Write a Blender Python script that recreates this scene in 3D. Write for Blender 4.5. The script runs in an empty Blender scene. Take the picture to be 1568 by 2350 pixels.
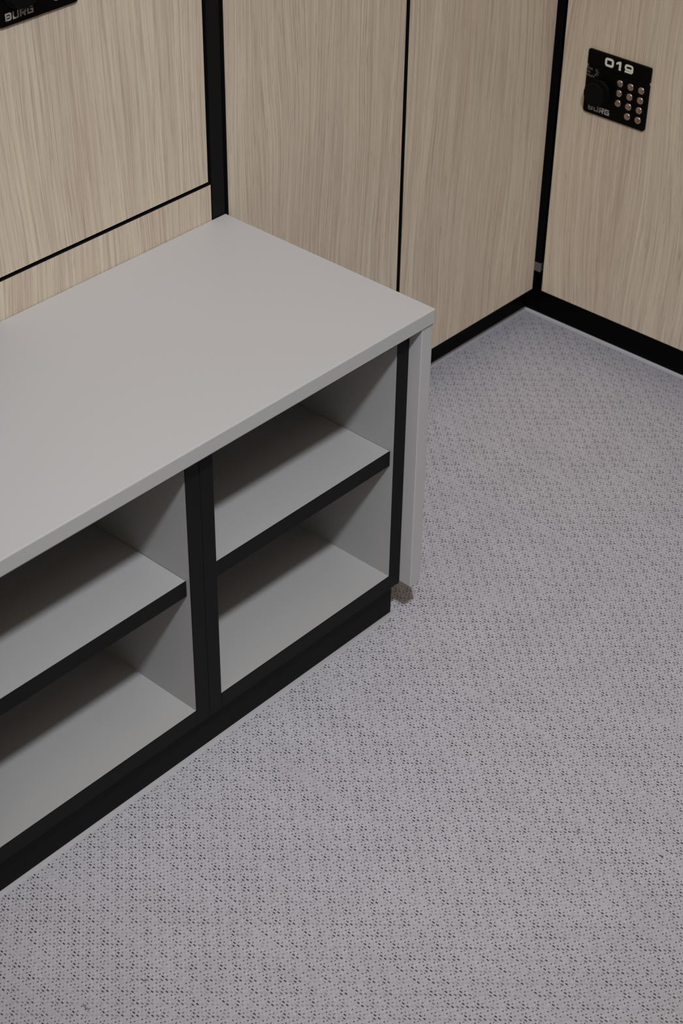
import bpy, bmesh, math, random
from mathutils import Matrix, Vector

C = bpy.context.scene.collection
scene = bpy.context.scene
R = random.Random(7)

# ------------------------------------------------------------------ camera
cam = bpy.data.cameras.new('camera')
cam_ob = bpy.data.objects.new('camera', cam)
C.objects.link(cam_ob)
right = Vector((0.67735172, -0.73563592, 0.00586808))
down = Vector((-0.44967698, -0.42033582, -0.78810432))
fwd = Vector((0.58222441, 0.53118508, -0.61551373))
m = Matrix((right, -down, -fwd)).transposed().to_4x4()
m.translation = Vector((-1.24139696, -1.27831726, 1.33112539))
cam_ob.matrix_world = m
cam.sensor_fit = 'AUTO'
cam.sensor_width = 36.0
cam.lens = 4106.19 / 2350 * 36.0
cam.shift_x = (784 - 735.96) / 2350
cam.shift_y = (1267.06 - 1175) / 2350
cam.clip_start = 0.05
cam.dof.use_dof = True
cam.dof.focus_distance = 1.88
cam.dof.aperture_fstop = 13.0
scene.camera = cam_ob

# ------------------------------------------------------------------ light
world = bpy.data.worlds.new('room_ambience')
scene.world = world
world.use_nodes = True
bg = world.node_tree.nodes['Background']
bg.inputs['Color'].default_value = (1.0, 0.87, 0.72, 1)
bg.inputs['Strength'].default_value = 0.16

# the main fitting: a ceiling downlight turned towards the bench
lamp = bpy.data.lights.new('ceiling_downlight', 'SPOT')
lamp.spot_size = math.radians(41)
lamp.spot_blend = 1.0
lamp.shadow_soft_size = 0.085
lamp.energy = 203
lamp.color = (0.89, 0.935, 1.0)
lamp_ob = bpy.data.objects.new('ceiling_downlight', lamp)
lamp_ob.location = (-1.2, -1.56, 2.6)
lamp_ob.rotation_euler = (Vector((0.0, -0.20, 0.15)) - lamp_ob.location).to_track_quat('-Z', 'Y').to_euler()
C.objects.link(lamp_ob)

# warm diffuse ceiling panels over the rest of the changing room
panel = bpy.data.lights.new('ceiling_light_panel', 'AREA')
panel.shape = 'RECTANGLE'
panel.size, panel.size_y = 2.3, 2.0
panel.energy = 16.5
panel.color = (1.0, 0.87, 0.70)
panel_ob = bpy.data.objects.new('ceiling_light_panel', panel)
panel_ob.location = (-1.25, -1.2, 2.62)
C.objects.link(panel_ob)

scene.view_settings.view_transform = 'Standard'
scene.view_settings.look = 'None'
scene.view_settings.gamma = 1
scene.view_settings.use_curve_mapping = False
scene.view_settings.exposure = 0.0

# ------------------------------------------------------------------ materials
def new_mat(name):
    mt = bpy.data.materials.new(name)
    mt.use_nodes = True
    nt = mt.node_tree
    return mt, nt, nt.nodes['Principled BSDF']


def N(nt, kind, **kw):
    n = nt.nodes.new(kind)
    for k, v in kw.items():
        setattr(n, k, v)
    return n


def mathn(nt, op, a, b=None, c=None):
    n = N(nt, 'ShaderNodeMath', operation=op)
    for i, v in enumerate((a, b, c)):
        if v is None:
            continue
        if isinstance(v, (int, float)):
            n.inputs[i].default_value = v
        else:
            nt.links.new(v, n.inputs[i])
    return n.outputs[0]


def vmath(nt, op, a, b=None, c=None):
    n = N(nt, 'ShaderNodeVectorMath', operation=op)
    for i, v in enumerate((a, b, c)):
        if v is None:
            continue
        if isinstance(v, tuple):
            n.inputs[i].default_value = v
        else:
            nt.links.new(v, n.inputs[i])
    return n.outputs['Value'] if op in ('LENGTH', 'DOT_PRODUCT', 'DISTANCE') else n.outputs[0]


def mixc(nt, fac, a, b, blend='MIX'):
    n = N(nt, 'ShaderNodeMix', data_type='RGBA', blend_type=blend)
    for key, v in (('Factor', fac), ('A', a), ('B', b)):
        sock = [s for s in n.inputs if s.name == key and (s.type == 'RGBA' or key == 'Factor' and s.type == 'VALUE')][0]
        if isinstance(v, (int, float)):
            sock.default_value = v
        elif isinstance(v, tuple):
            sock.default_value = v
        else:
            nt.links.new(v, sock)
    return [s for s in n.outputs if s.type == 'RGBA'][0]


def noise(nt, vec, scale, detail=2.0, rough=0.5, dist=0.0):
    n = N(nt, 'ShaderNodeTexNoise')
    nt.links.new(vec, n.inputs['Vector'])
    n.inputs['Scale'].default_value = scale
    n.inputs['Detail'].default_value = detail
    n.inputs['Roughness'].default_value = rough
    n.inputs['Distortion'].default_value = dist
    return n.outputs['Fac']


def mrange(nt, v, a, b, c, d, smooth=False):
    n = N(nt, 'ShaderNodeMapRange')
    if smooth:
        n.interpolation_type = 'SMOOTHSTEP'
    nt.links.new(v, n.inputs['Value'])
    for k, x in (('From Min', a), ('From Max', b), ('To Min', c), ('To Max', d)):
        n.inputs[k].default_value = x
    return n.outputs['Result']


def plain(name, col, rough, spec=0.5, metal=0.0, speck=0.0, bump=0.0, scale=300.0):
    mt, nt, b = new_mat(name)
    b.inputs['Roughness'].default_value = rough
    b.inputs['Specular IOR Level'].default_value = spec
    b.inputs['Metallic'].default_value = metal
    tc = N(nt, 'ShaderNodeTexCoord').outputs['Object']
    f = noise(nt, tc, scale, 3.0)
    f = mrange(nt, f, 0.35, 0.65, 1.0 - speck, 1.0 + speck)
    col4 = tuple(col) + (1,)
    v = vmath(nt, 'SCALE', N(nt, 'ShaderNodeRGB').outputs[0])
    rgb = [n for n in nt.nodes if n.type == 'RGB'][-1]
    rgb.outputs[0].default_value = col4
    sc = v.node
    nt.links.new(f, sc.inputs['Scale'])
    nt.links.new(v, b.inputs['Base Color'])
    if bump:
        bp = N(nt, 'ShaderNodeBump')
        bp.inputs['Strength'].default_value = bump
        bp.inputs['Distance'].default_value = 0.0003
        nt.links.new(noise(nt, tc, scale * 3, 2.0), bp.inputs['Height'])
        nt.links.new(bp.outputs[0], b.inputs['Normal'])
    return mt


def oak(name):
    """pale bleached oak laminate, grain running up local Z"""
    mt, nt, b = new_mat(name)
    b.inputs['Roughness'].default_value = 0.5
    b.inputs['Specular IOR Level'].default_value = 0.3
    tc = N(nt, 'ShaderNodeTexCoord').outputs['Object']
    rnd = N(nt, 'ShaderNodeObjectInfo').outputs['Random']
    sep = N(nt, 'ShaderNodeSeparateXYZ')
    nt.links.new(tc, sep.inputs[0])
    x, z = sep.outputs[0], sep.outputs[2]
    seed = mathn(nt, 'MULTIPLY', rnd, 37.0)

    def comb(sx, sz, sd=1.0, xx=None):
        c = N(nt, 'ShaderNodeCombineXYZ')
        nt.links.new(mathn(nt, 'MULTIPLY', xx if xx is not None else x, sx), c.inputs[0])
        nt.links.new(mathn(nt, 'MULTIPLY', seed, sd), c.inputs[1])
        nt.links.new(mathn(nt, 'MULTIPLY', z, sz), c.inputs[2])
        return c.outputs[0]
    # slow sideways drift makes the grain lean and swell round soft figures
    drift = mathn(nt, 'SUBTRACT', noise(nt, comb(5, 1.6), 1.0, 1.0), 0.5)
    drift2 = mathn(nt, 'SUBTRACT', noise(nt, comb(26, 5.0, 2.0), 1.0, 1.0), 0.5)
    xw = mathn(nt, 'ADD', x, mathn(nt, 'ADD', mathn(nt, 'MULTIPLY', drift, 0.085), mathn(nt, 'MULTIPLY', drift2, 0.008)))
    band = noise(nt, comb(48, 1.6, 1.3, xw), 1.0, 3.0, 0.55)         # broad pink/beige bands
    ring = noise(nt, comb(250, 2.6, 0.7, xw), 1.0, 2.0, 0.6)         # growth lines
    thin = noise(nt, comb(480, 6.0, 1.7, xw), 1.0, 2.0, 0.55)        # thinner lines between them
    fine = noise(nt, comb(1300, 22.0, 0.4, xw), 1.0, 2.0, 0.6)       # fibres
    dash = noise(nt, comb(700, 42.0, 0.9, xw), 1.0, 1.0, 0.5)        # short dark pores
    pale, pink = (0.695, 0.605, 0.472, 1), (0.618, 0.502, 0.400, 1)
    base = mixc(nt, mrange(nt, band, 0.38, 0.62, 0, 1), pale, pink)
    base = mixc(nt, mrange(nt, ring, 0.50, 0.66, 0, 0.35), base, (0.736, 0.650, 0.517, 1))
    base = mixc(nt, mrange(nt, ring, 0.49, 0.34, 0, 0.25), base, (0.494, 0.370, 0.287, 1))
    base = mixc(nt, mrange(nt, thin, 0.46, 0.33, 0, 0.30), base, (0.443, 0.343, 0.259, 1))
    base = mixc(nt, mrange(nt, thin, 0.54, 0.66, 0, 0.35), base, (0.747, 0.667, 0.535, 1))
    base = mixc(nt, mrange(nt, dash, 0.62, 0.76, 0, 0.55), base, (0.391, 0.301, 0.230, 1))
    for sc, sz, sd, wd, amt in ((130, 1.2, 0.37, 0.034, 0.50), (190, 1.5, 2.3, 0.034, 0.52), (270, 2.0, 3.1, 0.040, 0.50), (380, 2.6, 4.3, 0.050, 0.48)):
        n = noise(nt, comb(sc, sz, sd, xw), 1.0, 1.0)
        edge = mathn(nt, 'ABSOLUTE', mathn(nt, 'SUBTRACT', n, 0.5))
        brk = mrange(nt, noise(nt, comb(420, 26.0, sd + 1), 1.0, 2.0, 0.6), 0.34, 0.62, 0.25, 1.0)
        ln = mathn(nt, 'MULTIPLY', mrange(nt, edge, wd, 0.0, 0.0, amt, True), brk)
        base = mixc(nt, ln, base, (0.360, 0.270, 0.208, 1))
    col = mixc(nt, mrange(nt, fine, 0.3, 0.7, 0.0, 0.30), base, (0.690, 0.609, 0.489, 1))
    nt.links.new(col, b.inputs['Base Color'])
    bp = N(nt, 'ShaderNodeBump')
    bp.inputs['Strength'].default_value = 0.12
    bp.inputs['Distance'].default_value = 0.0003
    nt.links.new(fine, bp.inputs['Height'])
    nt.links.new(bp.outputs[0], b.inputs['Normal'])
    return mt


def woven_vinyl():
    """light woven vinyl: rows of small dark openings on a 9.3 x 20.5 mm repeat"""
    mt, nt, b = new_mat('woven_vinyl')
    b.inputs['Roughness'].default_value = 0.55
    b.inputs['Specular IOR Level'].default_value = 0.35
    tc = N(nt, 'ShaderNodeTexCoord').outputs['Object']
    mm = vmath(nt, 'MULTIPLY', vmath(nt, 'SUBTRACT', tc, (-0.3960, -0.5268, 0.0)), (1010.0, 1010.0, 0.0))
    wob = N(nt, 'ShaderNodeTexNoise')
    wob.inputs['Scale'].default_value = 0.06
    wob.inputs['Detail'].default_value = 1.0
    nt.links.new(mm, wob.inputs['Vector'])
    wv = vmath(nt, 'MULTIPLY', vmath(nt, 'SUBTRACT', wob.outputs['Color'], (0.5, 0.5, 0.5)), (0.7, 0.7, 0.0))
    mmw = vmath(nt, 'ADD', mm, wv)
    sep = N(nt, 'ShaderNodeSeparateXYZ')
    nt.links.new(mmw, sep.inputs[0])
    x, y = sep.outputs[0], sep.outputs[1]
    g = mathn(nt, 'FLOOR', mathn(nt, 'DIVIDE', mathn(nt, 'ADD', x, 1.55), 9.28))
    lx = mathn(nt, 'SUBTRACT', x, mathn(nt, 'MULTIPLY', g, 9.28))
    ly = mathn(nt, 'ADD', y, mathn(nt, 'MULTIPLY', g, 10.27))
    cv = N(nt, 'ShaderNodeCombineXYZ')
    nt.links.new(lx, cv.inputs[0])
    nt.links.new(ly, cv.inputs[1])
    p = cv.outputs[0]
    # how open the weave is, from place to place
    sa = vmath(nt, 'MULTIPLY', mm, (1.0, 0.55, 1.0))
    o1 = noise(nt, sa, 0.045, 2.0, 0.55)
    o2 = noise(nt, vmath(nt, 'ADD', mm, (400.0, 90.0, 0.0)), 0.125, 1.0)
    o3 = noise(nt, vmath(nt, 'MULTIPLY', mm, (1.0, 0.012, 1.0)), 0.085, 3.0, 0.6)
    o3 = mrange(nt, o3, 0.36, 0.64, 0.33, 0.70)   # stripes along the roll
    openness = mathn(nt, 'ADD', mathn(nt, 'MULTIPLY', o1, 0.30), mathn(nt, 'ADD', mathn(nt, 'MULTIPLY', o2, 0.75), mathn(nt, 'MULTIPLY', o3, 0.80)))
    # column position x, row position y, half width, half length, gain
    D, d, s = (0.74, 1.62), (0.92, 0.84), (0.74, 0.66)
    sites = [(0.0, 0.0, D, 1.0, 0.12), (0.0, -5.14, D, 1.0, 0.06), (0.05, -11.2, d, 1.0, 0.32), (0.05, -16.3, d, 1.0, 0.30),
             (3.1, 2.4, d, 0.9, 0.22), (3.2, -2.5, d, 0.85, 0.20), (3.1, -8.6, D, 0.8, -0.02), (3.1, -12.9, d, 0.8, 0.14),
             (6.0, 0.8, s, 0.42, 0.10), (6.0, -4.4, s, 0.48, 0.10), (6.1, -9.5, d, 0.42, 0.04), (5.9, -12.5, D, 0.95, 0.02),
             (6.0, -15.6, s, 0.38, 0.04)]
    masks = []
    for k, (sx, sy, (hw, hl), gain, add) in enumerate(sites):
        q = vmath(nt, 'WRAP', vmath(nt, 'SUBTRACT', p, (sx, sy, 0.0)), (100.0, 10.27, 100.0), (-100.0, -10.27, -100.0))
        q = vmath(nt, 'MULTIPLY', q, (1.0 / hw, 1.0 / hl, 0.0))
        if hl > 1:                                   # long openings have square ends
            q2 = vmath(nt, 'MULTIPLY', q, q)
            r = vmath(nt, 'LENGTH', q2)
            mk = mrange(nt, r, 1.35, 0.55, 0.0, 1.0, True)
        else:
            r = vmath(nt, 'LENGTH', q)
            mk = mrange(nt, r, 1.3, 0.45, 0.0, 1.0, True)
        on = mrange(nt, mathn(nt, 'ADD', openness, add), 0.80 - 0.02 * (k % 3), 1.10 - 0.02 * (k % 2), 0.18 * gain, gain, True)
        masks.append(mathn(nt, 'MULTIPLY', mk, on))
    hole = masks[0]
    for mk in masks[1:]:
        hole = mathn(nt, 'MAXIMUM', hole, mk)
    # threads: fine light ribs running along the rows
    yy = mathn(nt, 'MULTIPLY', y, 2 * math.pi / 1.711)
    xx = mathn(nt, 'MULTIPLY', x, 2 * math.pi / 3.093)
    thr = mathn(nt, 'SINE', yy)
    cross = mathn(nt, 'SINE', xx)
    thread = mathn(nt, 'ADD', mathn(nt, 'MULTIPLY', thr, 0.6), mathn(nt, 'MULTIPLY', cross, 0.4))
    tvar = noise(nt, vmath(nt, 'MULTIPLY', mm, (0.25, 1.0, 1.0)), 0.35, 2.0)
    ridge = mathn(nt, 'POWER', mathn(nt, 'MAXIMUM', thr, 0.0), 5.0)
    ridge2 = mathn(nt, 'POWER', mathn(nt, 'MAXIMUM', mathn(nt, 'SINE', mathn(nt, 'ADD', xx, 1.9)), 0.0), 8.0)
    gate = mrange(nt, noise(nt, vmath(nt, 'MULTIPLY', mm, (0.16, 0.9, 1.0)), 1.0, 1.0), 0.46, 0.66, 0.0, 1.0)
    gate2 = mrange(nt, noise(nt, vmath(nt, 'MULTIPLY', mm, (0.33, 0.20, 1.0)), 1.0, 1.0), 0.52, 0.68, 0.0, 1.0)
    lines = mathn(nt, 'ADD', mathn(nt, 'MULTIPLY', mathn(nt, 'MULTIPLY', ridge, gate), 0.42), mathn(nt, 'MULTIPLY', mathn(nt, 'MULTIPLY', ridge2, gate2), 0.50))
    shade = mathn(nt, 'ADD', mathn(nt, 'MULTIPLY', thread, 0.035), mathn(nt, 'MULTIPLY', tvar, 0.16))
    shade = mathn(nt, 'ADD', mathn(nt, 'ADD', shade, lines), 0.885)
    soil = noise(nt, mm, 0.02, 3.0)
    shade = mathn(nt, 'MULTIPLY', shade, mrange(nt, soil, 0.3, 0.7, 0.96, 1.04))
    rgb = N(nt, 'ShaderNodeRGB')
    rgb.outputs[0].default_value = (0.500, 0.482, 0.528, 1)
    basec = vmath(nt, 'SCALE', rgb.outputs[0])
    nt.links.new(shade, basec.node.inputs['Scale'])
    hol = mathn(nt, 'MULTIPLY', hole, 0.97)
    nt.links.new(mixc(nt, hol, basec, (0.018, 0.013, 0.017, 1)), b.inputs['Base Color'])
    bp = N(nt, 'ShaderNodeBump')
    bp.inputs['Strength'].default_value = 0.35
    bp.inputs['Distance'].default_value = 0.0004
    h = mathn(nt, 'SUBTRACT', mathn(nt, 'MULTIPLY', thread, 0.35), hole)
    nt.links.new(h, bp.inputs['Height'])
    nt.links.new(bp.outputs[0], b.inputs['Normal'])
    return mt


M_OAK = oak('oak_laminate')
M_GREY = plain('grey_laminate', (0.500, 0.488, 0.494), 0.48, 0.35, speck=0.012, bump=0.03, scale=500)
M_INNER = plain('grey_melamine', (0.398, 0.392, 0.388), 0.5, 0.25, speck=0.012, scale=500)
M_BLACK = plain('black_edging', (0.0062, 0.0062, 0.0063), 0.55, 0.16, speck=0.05)
M_KICK = plain('black_kickboard', (0.0042, 0.0042, 0.0046), 0.55, 0.14, speck=0.08)
M_BASE = plain('black_baseboard', (0.0022, 0.0022, 0.0026), 0.55, 0.08, speck=0.08)
M_DARK = plain('black_carcass', (0.003, 0.003, 0.0034), 0.6, 0.2)
M_LOCK = plain('black_lock_plastic', (0.0014, 0.0010, 0.0008), 0.45, 0.09)
M_KNOB = plain('black_knob_plastic', (0.0022, 0.0022, 0.0023), 0.6, 0.12)
M_KEY = plain('champagne_metal', (0.47, 0.385, 0.33), 0.32, 0.5, metal=1.0)
M_WHITE = plain('white_print', (0.72, 0.70, 0.64), 0.5)
M_SILVER = plain('silver_print', (0.36, 0.34, 0.31), 0.45)
M_FAINT = plain('grey_print', (0.17, 0.16, 0.15), 0.5)
M_ENGRAVE = plain('dark_engraving', (0.03, 0.025, 0.022), 0.6)
M_WALL = plain('painted_wall', (0.55, 0.54, 0.52), 0.8, 0.2, speck=0.02, scale=60)
M_VINYL = woven_vinyl()
M_SEAL = plain('grey_sealant', (0.47, 0.455, 0.475), 0.5, 0.35, speck=0.015, scale=150)
M_CLIP = plain('grey_bracket', (0.20, 0.185, 0.175), 0.5)
M_STRAW = plain('dry_fibre', (0.33, 0.25, 0.18), 0.8, 0.2, speck=0.2, scale=900)
M_PINK = plain('dull_pink_crumb', (0.30, 0.21, 0.18), 0.8, 0.2, speck=0.2, scale=900)
M_LINT = plain('dark_lint', (0.12, 0.11, 0.10), 0.9, 0.1, speck=0.2, scale=900)
M_CHIP = plain('white_chip', (0.85, 0.85, 0.86), 0.35, 0.5)


# ------------------------------------------------------------------ helpers
def obj(name, bm, mats, parent=None, bevel=0.0, seg=2, smooth=False):
    me = bpy.data.meshes.new(name)
    bmesh.ops.recalc_face_normals(bm, faces=bm.faces[:])
    bm.to_mesh(me)
    bm.free()
    for mt in (mats if isinstance(mats, (list, tuple)) else [mats]):
        me.materials.append(mt)
    if smooth:
        for pl in me.polygons:
            pl.use_smooth = True
    o = bpy.data.objects.new(name, me)
    C.objects.link(o)
    if parent is not None:
        o.parent = parent
    if bevel:
        bv = o.modifiers.new('bevel', 'BEVEL')
        bv.width = bevel
        bv.segments = seg
        bv.limit_method = 'ANGLE'
    return o


def tag(o, label=None, cat=None, group=None, kind=None):
    if label: o['label'] = label
    if cat: o['category'] = cat
    if group: o['group'] = group
    if kind: o['kind'] = kind
    return o


def thing(name, label, cat, loc=(0, 0, 0), rz=0.0, group=None):
    o = bpy.data.objects.new(name, None)
    C.objects.link(o)
    o.empty_display_size = 0.05
    o.location = loc
    o.rotation_euler = (0, 0, rz)
    return tag(o, label, cat, group)


def bx(bm, x0, x1, y0, y1, z0, z1, mi=0, front=None):
    """axis box; front = material index for the -Y face"""
    vs = [bm.verts.new(c) for c in ((x0, y0, z0), (x1, y0, z0), (x1, y1, z0), (x0, y1, z0),
                                    (x0, y0, z1), (x1, y0, z1), (x1, y1, z1), (x0, y1, z1))]
    for k, idx in enumerate(((0, 1, 5, 4), (1, 2, 6, 5), (2, 3, 7, 6), (3, 0, 4, 7), (4, 5, 6, 7), (3, 2, 1, 0))):
        f = bm.faces.new([vs[i] for i in idx])
        f.material_index = front if (front is not None and k == 0) else mi
    return bm


def board(name, dims, mat, parent=None, bevel=0.0006, loc=None):
    """a board with its origin in the middle of its base, so that mesh coordinates are local"""
    x0, x1, y0, y1, z0, z1 = dims
    bm = bmesh.new()
    bx(bm, x0, x1, y0, y1, z0, z1)
    return obj(name, bm, mat, parent, bevel)


def lathe(bm, prof, n=32, cx=0.0, cz=0.0):
    """revolve (radius, -y height) about the local Y axis through (cx, cz)"""
    rings = []
    for r, h in prof:
        if r < 1e-6:
            rings.append([bm.verts.new((cx, -h, cz))])
        else:
            rings.append([bm.verts.new((cx + r * math.cos(2 * math.pi * k / n), -h, cz + r * math.sin(2 * math.pi * k / n))) for k in range(n)])
    for a, b in zip(rings[:-1], rings[1:]):
        for k in range(n):
            k2 = (k + 1) % n
            if len(a) == 1 and len(b) == 1:
                continue
            if len(b) == 1:
                bm.faces.new((a[k], a[k2], b[0]))
            elif len(a) == 1:
                bm.faces.new((a[0], b[k2], b[k]))
            else:
                bm.faces.new((a[k], a[k2], b[k2], b[k]))


def rounded_plate(bm, x0, x1, z0, z1, r, y_back, y_front, corners=(1, 1, 1, 1), seg=6):
    """plate facing -Y; corners flags = bottom-left, bottom-right, top-right, top-left rounded"""
    pts = []
    cs = ((x0, z0, 180, 1, 1), (x1, z0, 270, -1, 1), (x1, z1, 0, -1, -1), (x0, z1, 90, 1, -1))
    for (cx, cz, a0, sx, sz), on in zip(cs, corners):
        rr = r if on else 0.0006
        for k in range(seg + 1):
            a = math.radians(a0 + 90 * k / seg)
            pts.append((cx + sx * rr + rr * math.cos(a), cz + sz * rr + rr * math.sin(a)))
    c = 0.0005
    mx, mz = (x0 + x1) / 2, (z0 + z1) / 2
    loops = []
    for y, ins in ((y_back, 0.0), (y_front + c, 0.0), (y_front, c)):
        loops.append([bm.verts.new((px + (mx - px) / abs(mx - x0) * ins, y, pz + (mz - pz) / abs(mz - z0) * ins)) for px, pz in pts])
    n = len(pts)
    for a, b in zip(loops[:-1], loops[1:]):
        for k in range(n):
            bm.faces.new((a[k], a[(k + 1) % n], b[(k + 1) % n], b[k]))
    bm.faces.new(loops[-1])
    bm.faces.new(loops[0][::-1])


def stroke(bm, pts, w, y, closed=False, miter=True):
    """flat printed stroke of width w along a polyline in the XZ plane at depth y (mitred corners)"""
    n = len(pts)
    L, Rr = [], []
    for i in range(n):
        p = Vector(pts[i])
        if closed or 0 < i < n - 1:
            a = (p - Vector(pts[(i - 1) % n])).normalized()
            b = (Vector(pts[(i + 1) % n]) - p).normalized()
        elif i == 0:
            a = b = (Vector(pts[1]) - p).normalized()
        else:
            a = b = (p - Vector(pts[i - 1])).normalized()
        na, nb = Vector((-a.y, a.x)), Vector((-b.y, b.x))
        t = (na + nb)
        t = t.normalized() if t.length > 1e-6 else na
        k = (w / 2) / max(0.4, t.dot(na))
        L.append(bm.verts.new((p.x + t.x * k, y, p.y + t.y * k)))
        Rr.append(bm.verts.new((p.x - t.x * k, y, p.y - t.y * k)))
    for i in range(n if closed else n - 1):
        j = (i + 1) % n
        bm.faces.new((L[i], L[j], Rr[j], Rr[i]))


def rrect(x0, x1, z0, z1, r, seg=4):
    out = []
    for cx, cz, a0 in ((x1 - r, z1 - r, 0), (x0 + r, z1 - r, 90), (x0 + r, z0 + r, 180), (x1 - r, z0 + r, 270)):
        for k in range(seg + 1):
            a = math.radians(a0 + 90 * k / seg)
            out.append((cx + r * math.cos(a), cz + r * math.sin(a)))
    return out


# ------------------------------------------------------------------ large structure
def slab(name, x0, x1, y0, y1, z0, z1, mat):
    bm = bmesh.new()
    bx(bm, x0, x1, y0, y1, z0, z1)
    return tag(obj(name, bm, mat), kind='structure')


XW, REC = 0.6036, 0.0451             # face of the right-hand lockers; kickboard recess
slab('floor', -3.2, XW + REC + 0.45, -3.4, 0.56, -0.05, 0.0, M_VINYL)
slab('wall_back', -3.2, XW + REC + 0.45, 0.53, 0.58, 0.0, 2.7, M_WALL)
slab('wall_right', XW + 0.53, XW + 0.58, -3.4, 0.58, 0.0, 2.7, M_WALL)
slab('baseboard_back', -0.62, XW + REC, REC, REC + 0.016, 0.0, 0.0702, M_BASE)
slab('baseboard_right', XW + REC, XW + REC + 0.016, -0.92, REC + 0.016, 0.0, 0.0702, M_BASE)


def bead(name, pts, w=0.0046, h=0.0032):
    """hollow fillet of sealant along a run of floor edge; pts = corner points, room on the right-hand side of travel"""
    bm = bmesh.new()
    n = len(pts)
    prof = [(w * k / 7, h * (1 - k / 7) ** 2 + 0.00012 * (k < 7)) for k in range(8)]
    rows = []
    for i in range(n):
        p = Vector(pts[i])
        a = (p - Vector(pts[i - 1])).normalized() if i else (Vector(pts[1]) - p).normalized()
        b = (Vector(pts[i + 1]) - p).normalized() if i < n - 1 else a
        na, nb = Vector((a.y, -a.x)), Vector((b.y, -b.x))
        t = (na + nb).normalized()
        k = 1 / max(0.4, t.dot(na))
        rows.append([bm.verts.new((p.x + t.x * k * d, p.y + t.y * k * d, z)) for d, z in prof])
    for r0, r1 in zip(rows[:-1], rows[1:]):
        for k in range(len(prof) - 1):
            bm.faces.new((r0[k], r0[k + 1], r1[k + 1], r1[k]))
    return tag(obj(name, bm, M_SEAL, smooth=True), kind='structure')


bead('trim_1', [(-0.006, REC), (XW + REC, REC), (XW + REC, -0.9)])
bead('trim_2', [(-0.62, -0.2672), (-0.0122, -0.2672), (-0.0122, -0.16)])

# ------------------------------------------------------------------ lockers
def print_text(name, body, size, x, z, y, mat, parent):
    cu = bpy.data.curves.new(name, 'FONT')
    cu.body = body
    cu.size = size
    cu.materials.append(mat)
    tmp = bpy.data.objects.new(name, cu)
    me = bpy.data.meshes.new_from_object(tmp)
    bpy.data.objects.remove(tmp)
    o = bpy.data.objects.new(name, me)
    C.objects.link(o)
    o.parent = parent
    o.location = (x, y, z)
    o.rotation_euler = (math.pi / 2, 0, 0)
    return o


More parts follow.
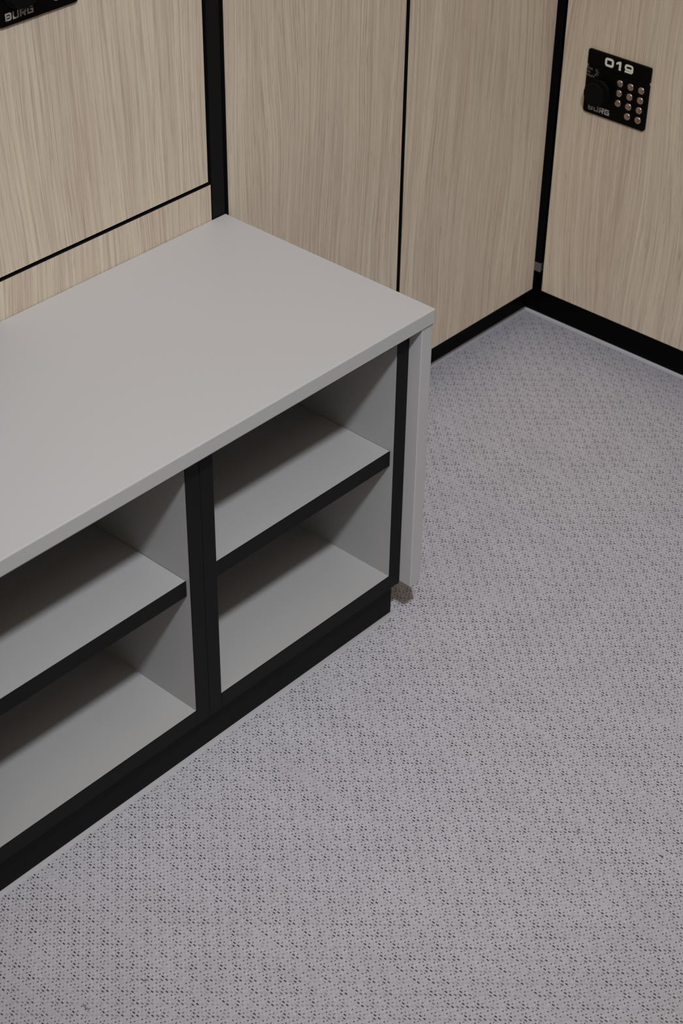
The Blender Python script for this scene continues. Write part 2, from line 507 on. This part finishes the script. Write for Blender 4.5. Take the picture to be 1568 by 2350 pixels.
def code_lock(parent, u, v, number=None):
    """keypad lock, lower-left corner of its body at local (u, v) on the door face y = 0"""
    bm = bmesh.new()
    rounded_plate(bm, u, u + 0.0957, v, v + 0.0634, 0.0042, 0.0, -0.0030, (1, 1, 1, 1))
    body = obj('keypad_lock', bm, M_LOCK, parent)
    bm = bmesh.new()
    rounded_plate(bm, u + 0.0003, u + 0.0957, v + 0.0639, v + 0.0844, 0.0022, 0.0, -0.0034, (1, 1, 1, 1))
    plate = obj('number_plate', bm, M_LOCK, parent)
    # turn knob: flange, ribbed skirt, flat cap
    kx, kz, n = u + 0.0234, v + 0.0323, 48
    bm = bmesh.new()
    lathe(bm, [(0.0, 0.003), (0.0172, 0.003), (0.0172, 0.0068), (0.0166, 0.0074)], 48, kx, kz)
    rings = []
    for h, rad, amp in ((0.0074, 0.0166, 0.0), (0.0080, 0.0163, 0.0005), (0.0160, 0.0157, 0.0005), (0.0172, 0.0148, 0.0), (0.0172, 0.0, 0)):
        if rad == 0.0:
            rings.append([bm.verts.new((kx, -h, kz))])
        else:
            rings.append([bm.verts.new((kx + (rad + (amp if k % 2 else -amp)) * math.cos(2 * math.pi * k / n), -h,
                                        kz + (rad + (amp if k % 2 else -amp)) * math.sin(2 * math.pi * k / n))) for k in range(n)])
    for a, b in zip(rings[:-1], rings[1:]):
        for k in range(n):
            k2 = (k + 1) % n
            bm.faces.new((a[k], a[k2], b[0]) if len(b) == 1 else (a[k], a[k2], b[k2], b[k]))
    obj('turn_knob', bm, M_KNOB, body)
    # keys: three columns, the lower left place stays empty
    key0 = None
    marks = {(0, 0): '1', (1, 0): '2', (2, 0): '3', (0, 1): '4', (1, 1): '5', (2, 1): '6', (0, 2): '7', (1, 2): '8', (2, 2): '9', (1, 3): '0'}
    for row in range(4):
        for c in range(3):
            if (c, row) == (0, 3):
                continue
            if key0 is None:
                bm = bmesh.new()
                lathe(bm, [(0.0048, 0.0), (0.0048, 0.0010), (0.0044, 0.0016), (0.0034, 0.0021), (0.0018, 0.0024), (0.0, 0.0025)], 24)
                key0 = obj('key', bm, M_KEY, body, smooth=True)
                k = key0
            else:
                k = key0.copy()
                C.objects.link(k)
                k.parent = body
            k.location = (u + 0.0526 + 0.01625 * c, -0.0029, v + 0.0525 - 0.01317 * row)
    for (c, row) in ((0, 0), (0, 2), (2, 3)):          # small slanting strokes engraved on the key caps
        x, z = u + 0.0526 + 0.01625 * c, v + 0.0525 - 0.01317 * row
        bm = bmesh.new()
        stroke(bm, [(x - 0.0011, z - 0.0013), (x + 0.0010, z + 0.0013)], 0.0006, -0.00562)
        obj('key_mark', bm, M_ENGRAVE, body)
    # maker's squared lettering under the knob
    bm = bmesh.new()
    y, w = -0.00315, 0.0016
    x0, h = u + 0.0082, 0.0073
    zb = v + 0.0050
    lw, st = 0.0071, 0.0086

    def S(pts):
        stroke(bm, [(x + px * (lw - w) + w / 2, zb + w / 2 + pz * (h - w)) for px, pz in pts], w, y)
    x = x0
    S([(0, 0), (0.85, 0), (1, 0.15), (1, 0.42), (0.9, 0.5), (1, 0.6), (1, 0.9), (0.9, 1), (0, 1), (0, -0.12)])
    S([(0.05, 0.5), (0.9, 0.5)])
    x += st
    S([(0, 1.12), (0, 0), (1, 0), (1, 1.12)])
    x += st
    S([(0, -0.14), (0, 1), (1, 1), (1, 0.45), (0.05, 0.45)])
    S([(0.45, 0.4), (1.02, -0.12)])
    x += st
    S([(1.05, 1), (0, 1), (0, 0), (1, 0), (1, 0.5), (0.45, 0.5)])
    obj('maker_lettering', bm, M_SILVER, body)
    # slogan in three short lines with a little burst beside it
    for k, line in enumerate(('Five', 'At', 'Heart')):
        print_text('slogan_text', line, 0.0053, u + 0.0008, v + 0.0576 - 0.0046 * k, -0.00315, M_FAINT, body)
    bm = bmesh.new()
    bxx, bz = u + 0.0150, v + 0.0560
    for a in (100, 60, 20, -25, -70, -110):
        ca, sa = math.cos(math.radians(a)), math.sin(math.radians(a))
        stroke(bm, [(bxx + 0.0012 * ca, bz + 0.0012 * sa), (bxx + 0.0044 * ca, bz + 0.0050 * sa)], 0.0006, -0.00315)
    obj('slogan_burst', bm, M_FAINT, body)
    if number:
        bm = bmesh.new()
        y, w, zb, h = -0.00355, 0.0031, v + 0.0689, 0.0115
        z0, z1 = zb + w / 2, zb + h - w / 2
        a0, a1 = u + 0.0269 + w / 2, u + 0.0269 + 0.0134 - w / 2
        stroke(bm, rrect(a0, a1, z0, z1, 0.0021), w, y, closed=True)
        q = u + 0.0498                                    # one polygon for the 1, with its flag
        one = [(q - 0.0016, zb), (q + 0.0016, zb), (q + 0.0016, zb + h), (q - 0.0012, zb + h), (q - 0.0058, zb + h - 0.0025),
               (q - 0.0058, zb + h - 0.0052), (q - 0.0016, zb + h - 0.0034)]
        vs = [bm.verts.new((a, y, b)) for a, b in one]
        for tri in ((0, 1, 6), (1, 2, 6), (2, 3, 6), (3, 4, 5), (3, 5, 6)):
            bm.faces.new([vs[k] for k in tri])
        b0, b1 = u + 0.0567 + w / 2, u + 0.0567 + 0.0134 - w / 2
        zm = zb + h * 0.40
        nine = [(b0 - 0.0008, z0), (b1 - 0.0020, z0), (b1 - 0.0006, z0 + 0.0006), (b1, z0 + 0.0020)]
        nine += [(b1, z1 - 0.0020), (b1 - 0.0006, z1 - 0.0006), (b1 - 0.0020, z1), (b0 + 0.0020, z1), (b0 + 0.0006, z1 - 0.0006), (b0, z1 - 0.0020)]
        nine += [(b0, zm + 0.0016), (b0 + 0.0005, zm + 0.0004), (b0 + 0.0018, zm), (b1 - w * 0.45, zm)]
        stroke(bm, nine, w * 0.86, y)
        obj('locker_number', bm, M_WHITE, plate)
    return body


DOOR_TOP, DOOR_BOT = 1.92, 0.0708


def locker(label, loc, rz, x0, x1, parts, c0=None, c1=None, group='oak fronted lockers', base=0.0705):
    """parts = list of (name, x0, x1, z0, z1) front panels; the black carcass stands 19 mm behind their faces"""
    t = thing('locker', label, 'locker', loc, rz, group)
    c0, c1 = (x0 if c0 is None else c0), (x1 if c1 is None else c1)
    e = 0.012
    yb, yf = 0.51, 0.0215
    bm = bmesh.new(); bx(bm, c0, c0 + e, yf, yb, base, DOOR_TOP + 0.01); obj('side_panel', bm, M_DARK, t)
    bm = bmesh.new(); bx(bm, c1 - e, c1, yf, yb, base, DOOR_TOP + 0.01); obj('side_panel', bm, M_DARK, t)
    bm = bmesh.new(); bx(bm, c0 + e, c1 - e, yf, yb, base, base + e); obj('bottom_panel', bm, M_DARK, t)
    bm = bmesh.new(); bx(bm, c0 + e, c1 - e, yf, yb, DOOR_TOP - 0.002, DOOR_TOP + 0.01); obj('top_panel', bm, M_DARK, t)
    bm = bmesh.new(); bx(bm, c0 + e, c1 - e, yb - 0.006, yb, base + e, DOOR_TOP - 0.002); obj('back_panel', bm, M_DARK, t)
    for nm, a, b, z0, z1 in parts:
        bm = bmesh.new()
        bx(bm, a, b, 0.0, 0.019, z0, z1, mi=1, front=0)
        obj(nm, bm, [M_OAK, M_BLACK], t, 0.0005, 1)
    return t


# behind the bench: an upper door over a fixed front, closed off by a black end panel
la = locker('pale oak locker above the bench back, with a horizontal black joint and keypad lock', (-0.3205, 0, 0), 0.0, 0.0, 0.3205,
            [('door', 0.0035, 0.2967, 0.4594, DOOR_TOP), ('front_panel', 0.0020, 0.3003, DOOR_BOT, 0.4559)], 0.001, 0.300)
bm = bmesh.new(); bx(bm, 0.3020, 0.3202, 0.0, 0.51, DOOR_BOT, DOOR_TOP + 0.01)
obj('end_panel', bm, M_BLACK, la, 0.0006)
code_lock(la, -0.2814 + 0.3205, 0.7041)
lb = locker('pale oak full height locker right of the black upright at the bench corner', (0.0025, 0, 0), 0.0, 0.0, 0.2995,
            [('door', 0.0025, 0.2969, DOOR_BOT, DOOR_TOP)], 0.0002, 0.2995)
lc = locker('pale oak full height locker next to the inside corner of the two rows', (0.3025, 0, 0), 0.0, 0.0, 0.2975,
            [('door', 0.0025, 0.2968, DOOR_BOT, DOOR_TOP)], 0.0, 0.2972)
# right-hand row, turned to face the bench
ld = locker('pale oak locker numbered 019 with a black keypad lock, on the right', (XW, -0.0099, 0), -math.pi / 2, 0.0, 0.3,
            [('door', 0.0026, 0.2970, DOOR_BOT, DOOR_TOP)], 0.0, 0.2995)
code_lock(ld, 0.0527 - 0.0099, 0.3545, '019')
# black filler in the inside corner, with a small grey bracket at its foot
bm = bmesh.new(); bx(bm, -0.060, -0.0165, 0.0205, 0.0365, 0.0985, DOOR_TOP)
obj('corner_filler', bm, M_BLACK, ld, 0.0006)
bm = bmesh.new(); bx(bm, -0.055, -0.0168, 0.0200, 0.0360, 0.0845, 0.0975)
tag(obj('corner_bracket', bm, M_CLIP, ld, 0.0006), 'small grey bracket')

# ------------------------------------------------------------------ bench
H, D = 0.4137, 0.3009
T = 0.0171
FY = -0.2833                        # front of the shelf units
tp = board('bench_slab', (-0.92, 0.0, -D, -0.0005, H - T, H), M_GREY, None, 0.0011)
tag(tp, 'long light grey bench top against the oak lockers', 'bench top')
ep = board('bench_end_panel', (-0.0178, -0.0008, -D + 0.0018, -0.002, 0.0604, H - T - 0.0004), M_GREY, None, 0.0009)
tag(ep, 'light grey upright panel closing the right end of the bench', 'panel')
kp = board('bench_plinth', (-0.92, -0.0122, -0.2672, -0.245, 0.0, 0.0588), M_KICK, None, 0.0006)
tag(kp, 'long black recessed plinth under the bench shelf units', 'plinth')
bm = bmesh.new()
lathe(bm, [(0.0, 0.0003), (0.0016, 0.0003), (0.0016, 0.0)], 12, -0.0688, 0.0301)
obj('screw_hole', bm, M_DARK, kp).location = (0, -0.2672, 0)


def shelf_unit(label, xr):
    """open 300 mm unit with one shelf; xr = its right-hand side"""
    t = thing('shelf_unit', label, 'shelf unit', (xr, 0, 0), 0.0, 'open shelf units under the bench top')
    w, e, ev = 0.3006, 0.0181, 0.0003
    yb = -0.004
    zc, zf, zt = 0.0591, 0.0780, H - T - 0.0004
    zs, ts, sy = 0.2459, 0.0184, -0.2782

    def b(name, dims, edge, shift=0.0):
        x0, x1, y0, y1, z0, z1 = dims
        p = board(name, (x0, x1, y0 + 0.0012, y1, z0, z1), M_INNER, t, 0.0)
        obj('edge_band', bx(bmesh.new(), x0, x1, y0, y0 + 0.0012, z0, z1), M_BLACK, p, 0.0005 if name == 'side_panel' else 0.0002)
        return p
    b('side_panel', (-e, -ev, FY, yb, zc, zt), 1)
    b('side_panel', (-w + ev, -w + e + ev - 0.0006, FY, yb, zc, zt), 1)
    b('bottom_panel', (-w + e, -e, FY, yb, zc, zf), 1)
    b('top_panel', (-w + e, -e, FY, yb, zt - 0.0165, zt), 1)
    board('back_panel', (-w + e, -e, yb - 0.008, yb, zf, zt - 0.0165), M_INNER, t, 0.0)
    b('shelf', (-w + e + 0.0006, -e - 0.0006, sy, yb - 0.0085, zs - ts, zs), 1)
    return t


shelf_unit('open grey shelf unit with black edges at the right end of the bench', -0.0180)
shelf_unit('open grey shelf unit with black edges, cut by the left photo edge', -0.3186)

# ------------------------------------------------------------------ bits on the floor
def fibre(name, label, pts, r, mat, cat):
    bm = bmesh.new()
    rings = []
    n = 6
    for i, p in enumerate(pts):
        p = Vector(p)
        d = (Vector(pts[min(i + 1, len(pts) - 1)]) - Vector(pts[max(i - 1, 0)])).normalized()
        s = Vector((-d.y, d.x, 0)).normalized()
        rr = r * (0.45 if i in (0, len(pts) - 1) else 1.0)
        rings.append([bm.verts.new(p + s * rr * math.cos(2 * math.pi * k / n) + Vector((0, 0, 0.6 * rr * math.sin(2 * math.pi * k / n)))) for k in range(n)])
    for a, b in zip(rings[:-1], rings[1:]):
        for k in range(n):
            bm.faces.new((a[k], a[(k + 1) % n], b[(k + 1) % n], b[k]))
    bm.faces.new(rings[0][::-1]); bm.faces.new(rings[-1])
    o = obj(name, bm, mat, smooth=True)
    return tag(o, label, cat)


def chain(x, y, ang, length, bend, z=0.0006, n=6):
    out = []
    a = ang
    px, py = x, y
    for k in range(n):
        out.append((px, py, z))
        px += math.cos(a) * length / (n - 1)
        py += math.sin(a) * length / (n - 1)
        a += bend / (n - 1)
    return out


fibre('straw_shred', 'tan straw shred lying on the open vinyl floor at right', chain(-0.1447, -0.6306, math.radians(18), 0.0065, 0.4), 0.0009, M_STRAW, 'shred')
fibre('twig', 'short brown curled twig on the floor in the bottom left corner', chain(-0.6234, -0.4250, math.radians(-105), 0.0098, 0.5), 0.0007, M_STRAW, 'twig')
fibre('crumb', 'pinkish brown curved crumb on the floor near the left bench plinth', chain(-0.4194, -0.3218, math.radians(-20), 0.0052, -1.9), 0.0008, M_PINK, 'crumb')
fibre('lint', 'dark wisp of lint on the floor close to the right photo edge', chain(-0.1127, -0.7070, math.radians(-80), 0.0060, -0.9), 0.0007, M_LINT, 'lint')
fibre('lint', 'dark tangled lint on the floor low on the left, above the twig', chain(-0.5679, -0.4454, math.radians(-70), 0.0040, 1.9), 0.0006, M_LINT, 'lint')
fibre('chip', 'tiny white chip on the middle of the vinyl floor', chain(-0.2754, -0.4754, math.radians(40), 0.0022, 0.3, n=4), 0.0006, M_CHIP, 'chip')
